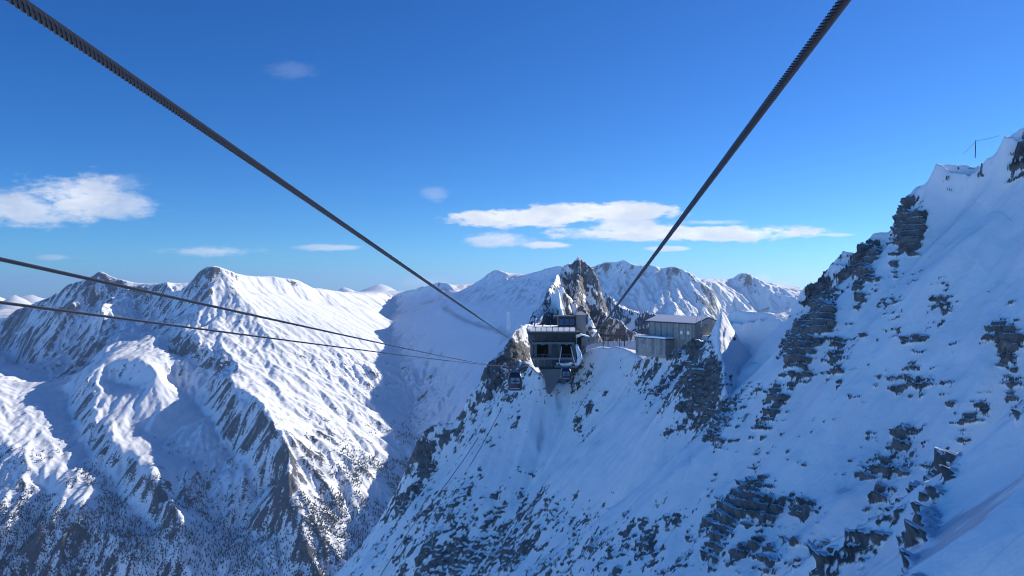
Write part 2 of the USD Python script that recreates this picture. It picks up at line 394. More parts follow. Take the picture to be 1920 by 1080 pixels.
def solve(cx, cy, ridges, valleys, gs, floor, seed=0, smooth=.55):
    """Ground that passes through every ridge and valley line and hangs between them like a stretched sheet."""
    from scipy.sparse import coo_matrix
    from scipy.sparse.linalg import spsolve
    ny, nx = len(cy), len(cx)
    val, wt = np.zeros((ny, nx)), np.zeros((ny, nx))
    r_, k_, g_ = (np.full((ny, nx), np.nan) for _ in range(3))
    for li, L in enumerate(list(ridges) + [(v, 0, None, None, None) for v in valleys]):
        pts = np.array([W(*p) for p in L[0]])
        seg = np.linalg.norm(np.diff(pts[:, :2], axis=0), axis=1)
        s = np.concatenate([[0], np.cumsum(seg)])
        t = np.linspace(0, s[-1], max(3, int(s[-1] / (gs * .35))))
        C = np.stack([np.interp(t, s, pts[:, k]) for k in range(3)], 1)
        # crooked, not ruled with a straight edge
        w = np.sin(np.pi * np.clip(t / max(s[-1], 1), 0, 1)) ** .3
        C[:, 0] += w * gs * 2.2 * (fbm2(t / 420 + li * 3.7, t * 0 + 1, 3, seed + 3) - .5)
        C[:, 2] += L[1] * (fbm2(t / 160 + li * 31.7, t * 0, 3, seed) - .55)
        i, j = np.round((C[:, 0] - cx[0]) / gs).astype(int), np.round((C[:, 1] - cy[0]) / gs).astype(int)
        ok = (i >= 0) & (i < nx) & (j >= 0) & (j < ny)
        i, j = i[ok], j[ok]
        np.add.at(val, (j, i), C[ok, 2])
        np.add.at(wt, (j, i), 1)
        if L[2] is not None:
            r_[j, i], k_[j, i], g_[j, i] = L[2:]
    fixed = wt > 0
    val[fixed] /= wt[fixed]
    n = ny * nx
    idx = np.arange(n).reshape(ny, nx)

    def lap(fixed, val):
        rows, cols, dat, b = [], [], [], np.zeros(n)
        free = ~fixed
        deg = np.zeros((ny, nx))
        for sl_a, sl_b in (((slice(0, -1), slice(None)), (slice(1, None), slice(None))), ((slice(None), slice(0, -1)), (slice(None), slice(1, None)))):
            for p, q in ((sl_a, sl_b), (sl_b, sl_a)):
                m = free[p]
                rows.append(idx[p][m]); cols.append(idx[q][m]); dat.append(np.full(m.sum(), -1.0))
                deg[p] += 1
        rows.append(idx[free]); cols.append(idx[free]); dat.append(deg[free])
        rows.append(idx[fixed]); cols.append(idx[fixed]); dat.append(np.ones(fixed.sum()))
        b[idx[fixed]] = val[fixed]
        A = coo_matrix((np.concatenate(dat), (np.concatenate(rows), np.concatenate(cols))), (n, n)).tocsc()
        return spsolve(A, b).reshape(ny, nx)
    Z = lap(fixed, val)
    dist, near = ndimage.distance_transform_edt(np.isnan(r_), return_indices=True)
    att = [ndimage.gaussian_filter(a[near[0], near[1]], 3) for a in (r_, k_)]
    return np.maximum(ndimage.gaussian_filter(Z, smooth), floor), att[0], att[1], g_[near[0], near[1]]


H0, rough0, rock0, grp0 = solve(cx, cy, RIDGES, VALLEYS, GS, -1800.0, 3)
FS = 9.5
xs, ys = np.arange(-5600, 2500, FS), np.arange(2500, 8800, FS)
X, Y = np.meshgrid(xs, ys)
ix, iy = (X - cx[0]) / GS, (Y - cy[0]) / GS
up = lambda a, o: ndimage.map_coordinates(a, [iy, ix], order=o, mode="nearest")
H, rough, rockb, grp = up(H0, 3), up(rough0, 1), up(rock0, 1), up(grp0, 1) > .5
gy_, gx_ = np.gradient(ndimage.gaussian_filter(H, 4), FS)
ribs = 0
for o, (cell, amp) in enumerate([(620, 22), (330, 17), (170, 13), (90, 8.5), (48, 5), (27, 2.6)]):
    c, s, px_, py_ = gullies(X, Y, gx_, gy_, cell, 40 + o)
    sl = np.clip(np.sqrt(gx_ ** 2 + gy_ ** 2) / .7, 0.1, 1.15)
    a = amp * sl * rough * (0.55 + 0.9 * fbm2(X / 900, Y / 900, 2, 70 + o))
    H = H + a * (c - 0.6)
    gx_ = gx_ - a * s * px_ * 2 * np.pi * 1.15 / cell
    gy_ = gy_ - a * s * py_ * 2 * np.pi * 1.15 / cell
    if o > 1:
        ribs = ribs + c * (.04, .05, .06, .06)[o - 2]
H += rough * (20 * (fbm2(X / 150, Y / 150, 6, 81, .55) - .5) + 26 * (1 - np.abs(2 * fbm2(X / 210, Y / 210, 5, 83, .5) - 1) - .7) * smoothstep(-500, -50, H))
P = np.stack([X, Y, H], -1)
N = grid_normals(P)
slope = np.sqrt(1 - N[..., 2] ** 2) / np.maximum(N[..., 2], .05)
steep = ndimage.gaussian_filter(slope, 1.0)
lowness = smoothstep(-700, -1250, H)
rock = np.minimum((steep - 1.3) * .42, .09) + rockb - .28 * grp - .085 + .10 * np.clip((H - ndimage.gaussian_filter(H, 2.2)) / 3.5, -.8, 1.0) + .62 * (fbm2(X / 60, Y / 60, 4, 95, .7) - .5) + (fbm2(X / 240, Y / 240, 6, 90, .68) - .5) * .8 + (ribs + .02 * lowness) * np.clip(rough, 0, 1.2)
px_, py_ = pix(P)
keep = (px_ > -420) & (px_ < 1750) & (py_ < 1330)
keep &= in_sight(X, Y, H, .002, .006, 9)
f = grid_faces(*X.shape, keep)
FFACES = len(f)
gf = grp.ravel()[f].sum(1) >= 2
PV, NV = P.reshape(-1, 3), N.reshape(-1, 3)
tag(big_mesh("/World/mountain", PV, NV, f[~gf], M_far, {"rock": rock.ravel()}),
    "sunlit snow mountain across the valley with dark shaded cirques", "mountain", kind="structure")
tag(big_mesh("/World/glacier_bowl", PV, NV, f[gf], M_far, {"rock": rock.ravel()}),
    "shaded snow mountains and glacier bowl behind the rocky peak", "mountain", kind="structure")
FAR_P, FAR_ROCK, FAR_SLOPE = P, rock, slope

# ranges at the horizon
fx, fy = np.arange(-24000, 24001, 130.0), np.arange(11000, 30001, 130.0)
X, Y = np.meshgrid(fx, fy)
r = 1 - np.abs(2 * fbm2(X / 5200 + 3.1, Y / 5200 + 1.7, 2, 201) - 1)
d = 1 - np.abs(2 * fbm2(X / 2300, Y / 2300, 6, 205, .5) - 1)
d2 = 1 - np.abs(2 * fbm2(X / 800, Y / 800, 5, 206, .5) - 1)
H = -1900 + 1000 * r ** 1.5 + 620 * d ** 1.3 + 190 * d2 - 4.0 * (24000 - Y) / 1000
for px, py, dd, w in ((712, 531, 23000, 1500), (645, 536, 21000, 900), (1470, 535, 19000, 1500), (-30, 543, 15000, 1300), (28, 552, 14000, 900)):
    c = W(px, py, dd)
    q = np.hypot(X - c[0], Y - c[1]) / w
    top = c[2] - 620 * q * (1 + .9 * (d - .6)) + 520 * (d2 - .75) * np.minimum(q, 1)
    H = np.maximum(H, top)
P = np.stack([X, Y, H], -1)
N = grid_normals(P)
slope = np.sqrt(1 - N[..., 2] ** 2) / np.maximum(N[..., 2], .05)
rock = (slope - .9) * .6 + (fbm2(X / 900, Y / 900, 4, 209) - .5) * .5
tag(big_mesh("/World/distant_mountains", P.reshape(-1, 3), N.reshape(-1, 3), grid_faces(*X.shape), M_far, {"rock": rock.ravel()}),
    "pale blue snow ranges along the horizon", "mountain", kind="structure")
g = trimesh.creation.box((120000, 120000, 20)); g.apply_translation((0, 30000, -1860))
M_snow = plain("valley_snow", (0.8, 0.82, 0.85), .8, var=.1, scale=.002)
tag(put("valley_floor", g, M_snow), kind="structure")

# ------------------------------------------------------------------ the near ridge: crest lines (px, py, distance)
def dl(px):
    """Distance at which the straight ridge from the station towards us crosses that column of the photograph."""
    k = (px - 960) / F
    a = (285 * k - 28) / (.486 + .874 * k)
    return 285 - .874 * a


CREST = [(3200, 80), (2600, 185), (2200, 178), (2050, 186), (1960, 204), (1922, 221), (1898, 226), (1885, 242), (1858, 262), (1833, 291), (1800, 291), (1757, 292), (1749, 318), (1716, 320), (1693, 350), (1688, 388), (1680, 404), (1676, 414), (1640, 413),
         (1622, 416), (1612, 442), (1600, 462), (1565, 458), (1550, 475), (1540, 491), (1512, 505), (1500, 524), (1488, 547), (1478, 573), (1440, 575), (1400, 574), (1360, 571), (1347, 575), (1341, 602), (1322, 611), (1300, 615), (1284, 622), (1272, 645)]
CREST = [W(px, py, dl(px)) for px, py in CREST]
SHELF = [W(*p) for p in [(1272, 646, 236), (1262, 651, 240), (1230, 652, 246), (1202, 657, 253), (1188, 650, 266), (1150, 647, 280), (1118, 646, 286), (1098, 655, 288)]]
BEHIND = [W(*p) for p in [(1250, 640, 262), (1215, 632, 285), (1180, 636, 300), (1130, 634, 312), (1090, 640, 320)]]
FOOT = [W(*p) for p in [(1092, 668, 287), (1070, 690, 285), (1040, 697, 284), (1012, 694, 285), (996, 684, 289), (975, 672, 300)]]
DUNE = [W(*p) for p in [(1350, 573, 209), (1346, 600, 204), (1350, 640, 197), (1360, 690, 188), (1372, 740, 180)]]
BUTT = [W(*p) for p in [(985, 602, 322), (962, 613, 314), (945, 632, 311), (925, 645, 308), (908, 658, 306), (903, 690, 304), (880, 703, 303), (868, 736, 302), (848, 762, 301), (800, 780, 300), (787, 789, 299), (777, 832, 297), (768, 862, 295), (748, 915, 291), (722, 985, 287), (690, 1055, 282), (640, 1160, 275), (560, 1330, 262)]]
HORN = [W(*p) for p in [(985, 602, 322), (1003, 583, 332), (1026, 563, 348), (1030, 538, 366), (1044, 501, 392), (1060, 488, 398), (1074, 482, 400), (1087, 475, 400), (1101, 481, 400), (1112, 492, 400), (1117, 515, 401), (1117, 550, 399), (1124, 566, 391), (1140, 581, 381), (1155, 593, 373), (1170, 603, 366), (1200, 620, 352), (1240, 640, 340)]]
HRIB = [W(*p) for p in [(1087, 474, 400), (1083, 500, 393), (1078, 525, 383), (1070, 545, 372)]]
HFRONT = [W(*p) for p in [(1002, 580, 338), (1013, 556, 346), (1028, 541, 356), (1036, 536, 353), (1046, 537, 352), (1058, 533, 354), (1074, 538, 357), (1084, 556, 354), (1098, 578, 346), (1112, 600, 338)]]
HLEG = [W(*p) for p in [(1046, 537, 352), (1054, 570, 338), (1056, 592, 330)]]
BACK = [W(*p) for p in [(1120, 552, 470), (1140, 548, 470), (1160, 570, 460), (1180, 574, 455), (1230, 590, 440), (1260, 602, 430)]]
RIB = [W(*p) for p in [(2900, 250, 36), (2300, 470, 52), (2050, 650, 62), (1920, 740, 69), (1862, 793, 72), (1833, 820, 74), (1797, 866, 77), (1787, 905, 79)]]
RIB2 = [W(*p) for p in [(1787, 905, 79), (1750, 948, 82), (1706, 1000, 85), (1690, 1058, 88), (1676, 1160, 92)]]


def crest(p, l, r, jag=0, rough=1.0, name=0):
    return {"p": p, "l": l, "r": r, "jag": jag, "rough": rough, "name": name}


NEAR = [
    crest(CREST, (5.0, 9, .6), (6.5, 6.5, 1.12), .0),
    crest(SHELF, (.3, 3, .25), (1.9, 4, 1.12), .3),
    crest(FOOT, (1.0, 2, 1.2), (1.6, 3, 1.12), .5),
    crest(DUNE, (2.2, 8, 1.25), (1.9, 9, 1.12), .0),
    crest(BEHIND, (.6, 5, .5), (1.4, 1, 1.4), .4),
    crest(BUTT, (3.0, 14, .98), (3.4, 9, 1.7), 1.5),
    crest(HORN, (2.6, 10, 1.9), (3.4, 26, 1.6), 1.4, name=1),
    crest(HRIB, (4.2, 24, 1.7), (4.2, 24, 1.7), .8, name=1),
    crest(HFRONT, (2.4, 10, 1.4), (3.6, 20, 1.7), 1.2, name=1),
    crest(HLEG, (3.6, 14, 1.8), (3.6, 14, 1.8), .8, name=1),
    crest([c + np.array([.874, .486, -.1]) * 2.8 for c in CREST], (.6, 5, .6), (5.0, 9, 1.0), .0),
    crest(BACK, (1.2, 5, 1.4), (1.5, 6, 1.5), .5, name=1),
    crest(RIB, (1.2, 4, .85), (3.0, 9, 1.15), .2, name=2),
    crest(RIB2, (2.2, 6, 1.0), (3.0, 9, 1.2), .2, name=2),
]
# the travel direction of every line decides its left and right side; the ridge is walked from us to the station, so its face is on the left
NEAR[1].update(reach=32.0, back="r")
for L in NEAR[:5] + NEAR[10:11]:
    L["l"], L["r"] = L["r"], L["l"]
NS = .8
nx_, ny_ = np.arange(-150, 262, NS), np.arange(14, 482, NS)
CX, CY = np.meshgrid(nx_, ny_)
wx, wy = (fbm2(CX / 16, CY / 16, 4, 305) - .5) * 3, (fbm2(CX / 16, CY / 16, 4, 306) - .5) * 3
keepw = smoothstep(0, 60, CY)
H0, who0 = envelope(CX + wx * keepw, CY + wy * keepw, NEAR, 1.2, 4)
H0 = ndimage.gaussian_filter(H0, .5)
name0 = np.array([L["name"] for L in NEAR])[who0]
yy = [22.0]
while yy[-1] < 476:
    yy.append(yy[-1] + (.0012 * yy[-1] + .05 if yy[-1] < 300 else .5 if yy[-1] < 412 else 1.3))
xx = [-138.0]
while xx[-1] < 250:
    xx.append(xx[-1] + (.44 if xx[-1] < 10 else .25 if xx[-1] < 112 else 1.0))
X, Y = np.meshgrid(np.array(xx), np.array(yy))
ix, iy = (X - nx_[0]) / NS, (Y - ny_[0]) / NS
up = lambda a, o: ndimage.map_coordinates(a, [iy, ix], order=o, mode="nearest")
H = up(H0, 3)
who_name = up(name0.astype(float), 0)
G = ndimage.gaussian_filter(H0, 6)
gyy, gxx = np.gradient(G, NS)
gx_, gy_ = up(gxx, 1), up(gyy, 1)
for o, (cell, amp) in enumerate([(48, 3.4), (22, 1.5), (10, .5), (5, .17)]):
    c, sn, px_, py_ = gullies(X, Y, gx_, gy_, cell, 340 + o)
    a = amp * np.clip(np.hypot(gx_, gy_), .1, 1.3) * (0.4 + 1.2 * fbm2(X / 40, Y / 40, 2, 350 + o))
    H = H + a * (c - .5)
horn = who_name == 1
hornw = ndimage.gaussian_filter(horn.astype(float), 4)
for o, (cell, amp) in enumerate([(17, 3.4), (8, 1.8), (4, .9)]):
    c, sn, px_, py_ = gullies(X, Y, gx_, gy_, cell, 440 + o)
    H = H + .45 * hornw * amp * (c - .0) * (.4 + 1.2 * fbm2(X / 14, Y / 14, 2, 450 + o))
P = np.stack([X, Y, H], -1)
N = grid_normals(P)
PX, PY = pix(P)
# how much rock shows, area by area: (px, py, rx, ry, amount) of places on the face
ROCKS = [(880, 740, 90, 60, .20), (820, 800, 60, 50, .22), (950, 680, 60, 60, .30), (790, 850, 40, 90, .30), (860, 800, 90, 60, .22), (905, 690, 40, 50, .3), (960, 750, 50, 40, .2), (740, 930, 30, 90, .2), (985, 690, 30, 40, .25),
         (1230, 720, 50, 55, .22), (1325, 720, 70, 85, .34), (1300, 690, 40, 40, .3), (1290, 655, 45, 24, .34), (1345, 790, 50, 60, .3), (1105, 765, 30, 50, .26), (1090, 800, 16, 35, .32), (1080, 690, 30, 40, .22),
         (880, 890, 40, 25, .22), (850, 960, 120, 70, .29), (900, 1040, 240, 60, .29), (1010, 980, 130, 70, .24), (1190, 1035, 160, 60, .27), (1270, 1000, 60, 80, .22), (1010, 890, 30, 20, .12), (940, 1010, 100, 60, .2),
         (1350, 990, 50, 90, .42), (1420, 950, 60, 50, .36), (1500, 945, 60, 35, .36), (1440, 1040, 110, 50, .3), (1540, 1030, 60, 50, .32), (1610, 1000, 40, 60, .28), (1650, 900, 60, 70, .3), (1690, 870, 40, 80, .3), (1640, 960, 50, 60, .25),
         (1500, 612, 34, 30, .42), (1548, 590, 28, 50, .46), (1490, 640, 50, 60, .38), (1545, 640, 40, 40, .3), (1627, 474, 28, 16, .5), (1622, 505, 24, 26, .5), (1612, 545, 16, 30, .36), (1702, 378, 16, 9, .42), (1700, 408, 24, 14, .5), (1703, 442, 26, 32, .55), (1683, 494, 16, 32, .4),
         (1440, 740, 50, 50, .28), (1400, 780, 40, 40, .2), (1480, 720, 50, 60, .2), (1770, 580, 36, 40, .2), (1735, 540, 30, 24, .2), (1885, 640, 40, 70, .34), (1900, 720, 24, 60, .3), (1690, 730, 50, 36, .24), (1660, 560, 40, 40, .16), (1560, 690, 30, 26, .2),
         (1530, 800, 24, 18, .26), (1410, 860, 22, 26, .24), (1480, 850, 26, 26, .22), (1740, 900, 40, 70, .3), (1780, 860, 34, 60, .34), (1892, 722, 22, 26, .34), (1846, 772, 24, 22, .42), (1806, 826, 22, 26, .44), (1778, 880, 18, 30, .42), (1735, 985, 26, 56, .40), (1715, 1050, 28, 46, .36), (1600, 750, 26, 30, .2), (1690, 640, 30, 20, .2), (1830, 770, 40, 50, .3), (1780, 760, 30, 40, .25)]
dens = np.full(X.shape, -.245)
nrx, nry = PX + 26 * (fbm2(X / 9, Y / 9, 3, 361) - .5), PY + 26 * (fbm2(X / 9, Y / 9, 3, 362) - .5)
best = np.zeros(X.shape)
for px, py, rx, ry, a in ROCKS:
    q = ((nrx - px) / rx) ** 2 + ((nry - py) / ry) ** 2
    m = q < 6
    best[m] = np.maximum(best[m], (1.22 * a + .03) * np.exp(-q[m] * .8))
dens += best
for px, py, rx, ry, a in ((1420, 650, 52, 90, .35), (1415, 590, 70, 26, .4), (1058, 512, 18, 24, .2), (1045, 565, 8, 30, .35), (1075, 570, 8, 26, .2), (1150, 790, 60, 120, .1), (1180, 880, 120, 60, .12), (860, 740, 60, 90, .08), (1860, 960, 70, 120, .5), (1850, 860, 40, 40, .4), (1330, 880, 60, 40, .1), (1800, 420, 120, 130, .12), (1560, 850, 90, 60, .1)):
    dens -= a * np.exp(-.8 * (((nrx - px) / rx) ** 2 + ((nry - py) / ry) ** 2))
steepN = 1 - ndimage.gaussian_filter(N[..., 2], 2)
dens += np.where(horn, .25, 0) + np.clip(steepN - .52, -.25, .2) * .5
near_right = smoothstep(1230, 1420, PX)
# bands of the rock dip a little; left of the middle it breaks into upright slabs
dip = P @ np.array([.10, .22, 1.0])
uu = X * .486 - Y * .874
tt = X * .874 + Y * .486
def crisp(p, octaves, seed, gain=.68):
    """Rougher noise than fbm, spread so that it uses the whole range."""
    t, amp, tot = 0, 1.0, 0
    for o in range(octaves):
        t = t + amp * meshkit.noise(p * 2.03 ** o + 7.1 * o, seed + o)
        tot += amp
        amp *= gain
    return np.clip((t / tot - .5) * 1.7, -.75, .75)


lay = .42 * crisp(np.stack([uu / 7.0, tt / 7.0, dip / 1.5], -1), 5, 371) + .58 * crisp(np.stack([uu / 3.4, tt / 7.0, H / 13.0], -1), 5, 378)
upr = crisp(np.stack([uu / 3.0, (tt + .5 * H) / 5.0, H / 6.5], -1), 5, 372)
fine = meshkit.fbm(np.stack([uu / 1.1, tt / 1.1, H / .7], -1), 3, 373)
dens += .2 * (fbm2(uu / 16, H / 16, 3, 391) - .5)
rock = dens + .03 + near_right * 1.15 * lay + (1 - near_right) * .72 * upr + .42 * (fine - .5)
speck = meshkit.noise(np.stack([uu / 1.5, tt / 1.5, H / 1.2], -1), 377)
rock = np.maximum(rock, dens * .8 + .75 * (speck - .5) - .16)
bed = dip / 1.7 + 1.4 * meshkit.fbm(np.stack([uu / 11, tt / 11, H / 11], -1), 3, 374)
saw = bed - np.floor(bed)
tri = np.minimum(saw / .75, (1 - saw) / .25)
rock = rock + near_right * .09 * (tri - .55) * (best > .05)
# relief: rock stands out in ledges, snow lies smooth between
out = smoothstep(-.05, .30, rock)
step = out * (.5 + .9 * near_right) * (.35 + .75 * tri) + .5 * out * (fine - .5)
blocky = meshkit.noise(np.stack([uu / 1.9, tt / 1.9, dip / 1.3], -1), 375)
step += out * .8 * (np.round(blocky * 3) / 3 - .4)
lump = .55 * (fbm2(X / 5, Y / 5, 3, 380) - .5) * (1 - out)
Nb = np.stack([ndimage.gaussian_filter(N[..., k], 3) for k in range(3)], -1)
Nb /= np.linalg.norm(Nb, axis=-1, keepdims=True)
scale = smoothstep(20, 60, Y)
P = P + Nb * ((step + lump) * scale)[..., None]
N = grid_normals(P)
PX, PY = pix(P)
keep = (PX > 380) & (PX < 2500) & (PY < 1500) & (PY > -500) & in_sight(X, Y, P[..., 2], .004, .05, 14)
f = grid_faces(*X.shape, keep)
NFACES = len(f)
part = who_name.ravel()[f].max(1)
PV, NV = P.reshape(-1, 3), N.reshape(-1, 3)
for k, nm, lab in ((0, "snow_ridge", "steep shaded snow face with rock bands below the station"), (1, "rock_peak", "jagged grey rock peak rising behind the station"), (2, "snow_rib", "smooth snow rib with a sunlit rim at the lower right")):
    tag(big_mesh("/World/" + nm, PV, NV, f[part == k], M_horn if k == 1 else M_near, {"rock": rock.ravel()}), lab, "mountain", kind="structure")


# ------------------------------------------------------------------ materials of built things
M_rope = plain("rope_steel", (0.006, 0.011, 0.024), .33, .0, .3, 60.0, spec=.36)
M_conc = plain("concrete", (0.11, 0.115, 0.125), .85, 0, .22, .6, .02)
M_conc2 = plain("pale_concrete", (0.2, 0.195, 0.19), .85, 0, .18, .5, .02)
M_dark = plain("dark_steel", (0.035, 0.04, 0.05), .5, .3, .2, 1.5)
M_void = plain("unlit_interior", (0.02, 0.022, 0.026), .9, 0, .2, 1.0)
M_grey = plain("grey_steel", (0.16, 0.17, 0.19), .5, .5, .2, 1.5)
M_white = plain("white_paint", (0.78, 0.79, 0.8), .45, 0, .06, 1.2)
M_cabin = plain("cabin_paint", (0.012, 0.02, 0.05), .32, .1, .15, 2.0, spec=.5)
M_wood = plain("weathered_wood", (0.29, 0.285, 0.275), .85, 0, .35, .9, .01)
M_wood2 = plain("weathered_wood_dark", (0.2, 0.195, 0.185), .85, 0, .35, .8, .01)
M_roof = plain("roof_sheet", (0.42, 0.40, 0.38), .7, 0, .18, .25)
M_cap = plain("settled_snow", (0.85, 0.865, 0.89), .8, 0, .05, .8, .05)
M_cloth = plain("dark_ski_clothes", (0.02, 0.022, 0.03), .9, 0, .2, 9.0)
M_cloth2 = plain("black_ski_clothes", (0.03, 0.02, 0.02), .9, 0, .2, 9.0)
M_skin = plain("skin", (0.45, 0.28, 0.2), .6, 0, .1, 9.0)
M_hair = plain("dark_hair", (0.03, 0.022, 0.018), .6, 0, .1, 9.0)
M_tree = plain("conifer", (0.024, 0.034, 0.033), .9, 0, .5, .2)


def glass(name, tint):
    return usdkit.material(stage, f"/World/Looks/{name}", {"f": ("fresnel", {"IOR": 1.5}), "t": ("transparent_bsdf", {"color": tint}), "g": ("glossy_bsdf", {"color": (.95, .97, 1.0), "roughness": .04}), "m": ("mix_closure", {})},
                           [("f.fac", "m.fac"), ("t.BSDF", "m.closure1"), ("g.BSDF", "m.closure2")], surface="m.closure")


M_frost = usdkit.material(stage, "/World/Looks/frosted_glass", {"t": ("translucent_bsdf", {"color": (.88, .9, .92)}), "d": ("diffuse_bsdf", {"color": (.85, .87, .9)}), "m": ("mix_closure", {"fac": .45})}, [("t.BSDF", "m.closure1"), ("d.BSDF", "m.closure2")], surface="m.closure")


def bx(x0, x1, y0, y1, z0, z1):
    b = trimesh.creation.box((abs(x1 - x0), abs(y1 - y0), abs(z1 - z0)))
    b.apply_translation(((x0 + x1) / 2, (y0 + y1) / 2, (z0 + z1) / 2))
    return b


def bar(p, q, w, h=None):
    """A square bar from p to q."""
    p, q = np.asarray(p, float), np.asarray(q, float)
    d = q - p
    L = np.linalg.norm(d)
    b = trimesh.creation.box((w, h or w, L))
    d /= L
    a = np.cross([0, 1, 0] if abs(d[1]) < .9 else [1, 0, 0], d); a /= np.linalg.norm(a)
    m = np.eye(4); m[:3, 0], m[:3, 1], m[:3, 2], m[:3, 3] = a, np.cross(d, a), d, (p + q) / 2
    b.apply_transform(m)
    return b


def tube(points, r, sides=8, caps=True):
    p = np.asarray(points, float)
    n = len(p)
    r = np.broadcast_to(r, (n,))
    t = np.gradient(p, axis=0); t /= np.linalg.norm(t, axis=1, keepdims=True)
    ref = np.array([0, 0, 1.0]) if abs(t[:, 2]).max() < .95 else np.array([1.0, 0, 0])
    a = np.cross(t, ref); a /= np.linalg.norm(a, axis=1, keepdims=True)
    b = np.cross(t, a)
    g = np.arange(sides) * 2 * np.pi / sides
    v = p[:, None] + r[:, None, None] * (np.cos(g)[None, :, None] * a[:, None] + np.sin(g)[None, :, None] * b[:, None])
    i, j = np.meshgrid(np.arange(n - 1), np.arange(sides), indexing="ij")
    k = (j + 1) % sides
    f = np.vstack([np.stack([i * sides + j, i * sides + k, (i + 1) * sides + k], -1).reshape(-1, 3), np.stack([i * sides + j, (i + 1) * sides + k, (i + 1) * sides + j], -1).reshape(-1, 3)])
    v = v.reshape(-1, 3)
    if caps:
        v = np.vstack([v, p[:1], p[-1:]])
        q = np.arange(sides)
        f = np.vstack([f, np.stack([np.full(sides, n * sides), (q + 1) % sides, q], 1), np.stack([np.full(sides, n * sides + 1), (n - 1) * sides + q, (n - 1) * sides + (q + 1) % sides], 1)])
    m = trimesh.Trimesh(v, f, process=False)
    return m


def prism(poly, y0, y1):
    """A polygon in the x-z plane, given depth along y."""
    from shapely.geometry import Polygon
    m = trimesh.creation.extrude_polygon(Polygon(poly), y1 - y0, engine="earcut")
    v = m.vertices.copy()
    m.vertices = np.stack([v[:, 0], y1 - v[:, 2], v[:, 1]], 1)
    m.fix_normals()
    return m


cat = trimesh.util.concatenate


class Build:
    """A thing at a place; parts are given in world coordinates."""
    def __init__(self, name, label, category, loc, group=None):
        self.loc = np.asarray(loc, float)
        self.prim = thing(name, label, category, loc, 0.0, group)

    def part(self, name, mesh, mat, parent=None, smooth=False, label=None):
        m = mesh.copy()
        m.apply_translation(-self.loc)
        p = put(name, m, mat, parent or self.prim, smooth)
        if label:
            p.SetCustomDataByKey("label", label)
        return p


# ------------------------------------------------------------------ ropes
def rope(name, label, pts, r, strand_to, n=7, lay=.235, group=None):
    """A stranded steel rope along points; up to strand_to metres its strands are wound one by one, beyond that it is one round wire."""
    pts = np.asarray(pts, float)
    seg = np.linalg.norm(np.diff(pts, axis=0), axis=1)
    s = np.concatenate([[0], np.cumsum(seg)])
    B = Build(name, label, "cable", pts[0], group)
    at = lambda t: np.stack([np.interp(t, s, pts[:, k]) for k in range(3)], -1)
    if strand_to > 0:
        near = np.arange(0, strand_to, 1.0)
        far = np.linspace(strand_to, s[-1], 40)
        t = np.concatenate([near, far])
        rr = np.where(t < strand_to - .6, r * .62, r)
        B.part("rope_core", tube(at(t), rr, 10), M_rope, smooth=40)
        step = lay / 14
        t = np.arange(0, strand_to, step)
        c = at(t)
        d = np.gradient(c, axis=0); d /= np.linalg.norm(d, axis=1, keepdims=True)
        a = np.cross(d, [0, 0, 1.0]); a /= np.linalg.norm(a, axis=1, keepdims=True)
        b = np.cross(d, a)
        rs = r * .30
        for k in range(n):
            g = 2 * np.pi * (t / lay + k / n)
            B.part("strand", tube(c + (r - rs) * (np.cos(g)[:, None] * a + np.sin(g)[:, None] * b), rs, 6), M_rope, smooth=50)
    else:
        t = np.linspace(0, s[-1], 60)
        B.part("rope_core", tube(at(t), r, 8), M_rope, smooth=40)
    return B


def sagged(p, q, sag, n=24):
    t = np.linspace(0, 1, n)[:, None]
    c = np.asarray(p) * (1 - t) + np.asarray(q) * t
    c[:, 2] -= (4 * sag * t * (1 - t))[:, 0]
    return c


def extend(p, q, back):
    """Carries the line q -> p on past p by that many metres."""
    p, q = np.asarray(p, float), np.asarray(q, float)
    d = (p - q) / np.linalg.norm(p - q)
    return p + d * back


R = .0265
L0, L1 = W(30, 0, 2.9), W(999, 665, 285)
rope("track_cable", "thick twisted steel cable from the top left corner to the station", [extend(L0, L1, 1.6), L0, L1], R, 24)
R0, R1 = W(1583, 0, 3.3), W(1075, 683, 195)
rope("track_cable", "thick twisted steel cable from the top right down to the station's right side", [extend(R0, R1, 1.8), R0, R1, W(1070, 652, 287)], R, 28)
A0, A1 = W(0, 486, 6.8), W(946, 686, 140)
rope("track_cable", "upper of the two thinner steel cables crossing from the left edge", np.vstack([[extend(A0, A1, 3)], sagged(A0, A1, .25), sagged(A1, W(1004, 646, 287), 1.0)[1:]]), .021, 18)
B0, B1 = W(0, 567, 9.3), W(985, 688, 140)
rope("track_cable", "lower of the two thinner steel cables crossing from the left edge", np.vstack([[extend(B0, B1, 4)], sagged(B0, B1, .25), sagged(B1, W(1026, 650, 287), 1.6)[1:]]), .021, 18)
C1 = W(1047, 684, 195)
rope("track_cable", "short slack cable hanging from the right station bay to the farther cabin", sagged(C1, W(1052, 652, 287), .8), R, 0)


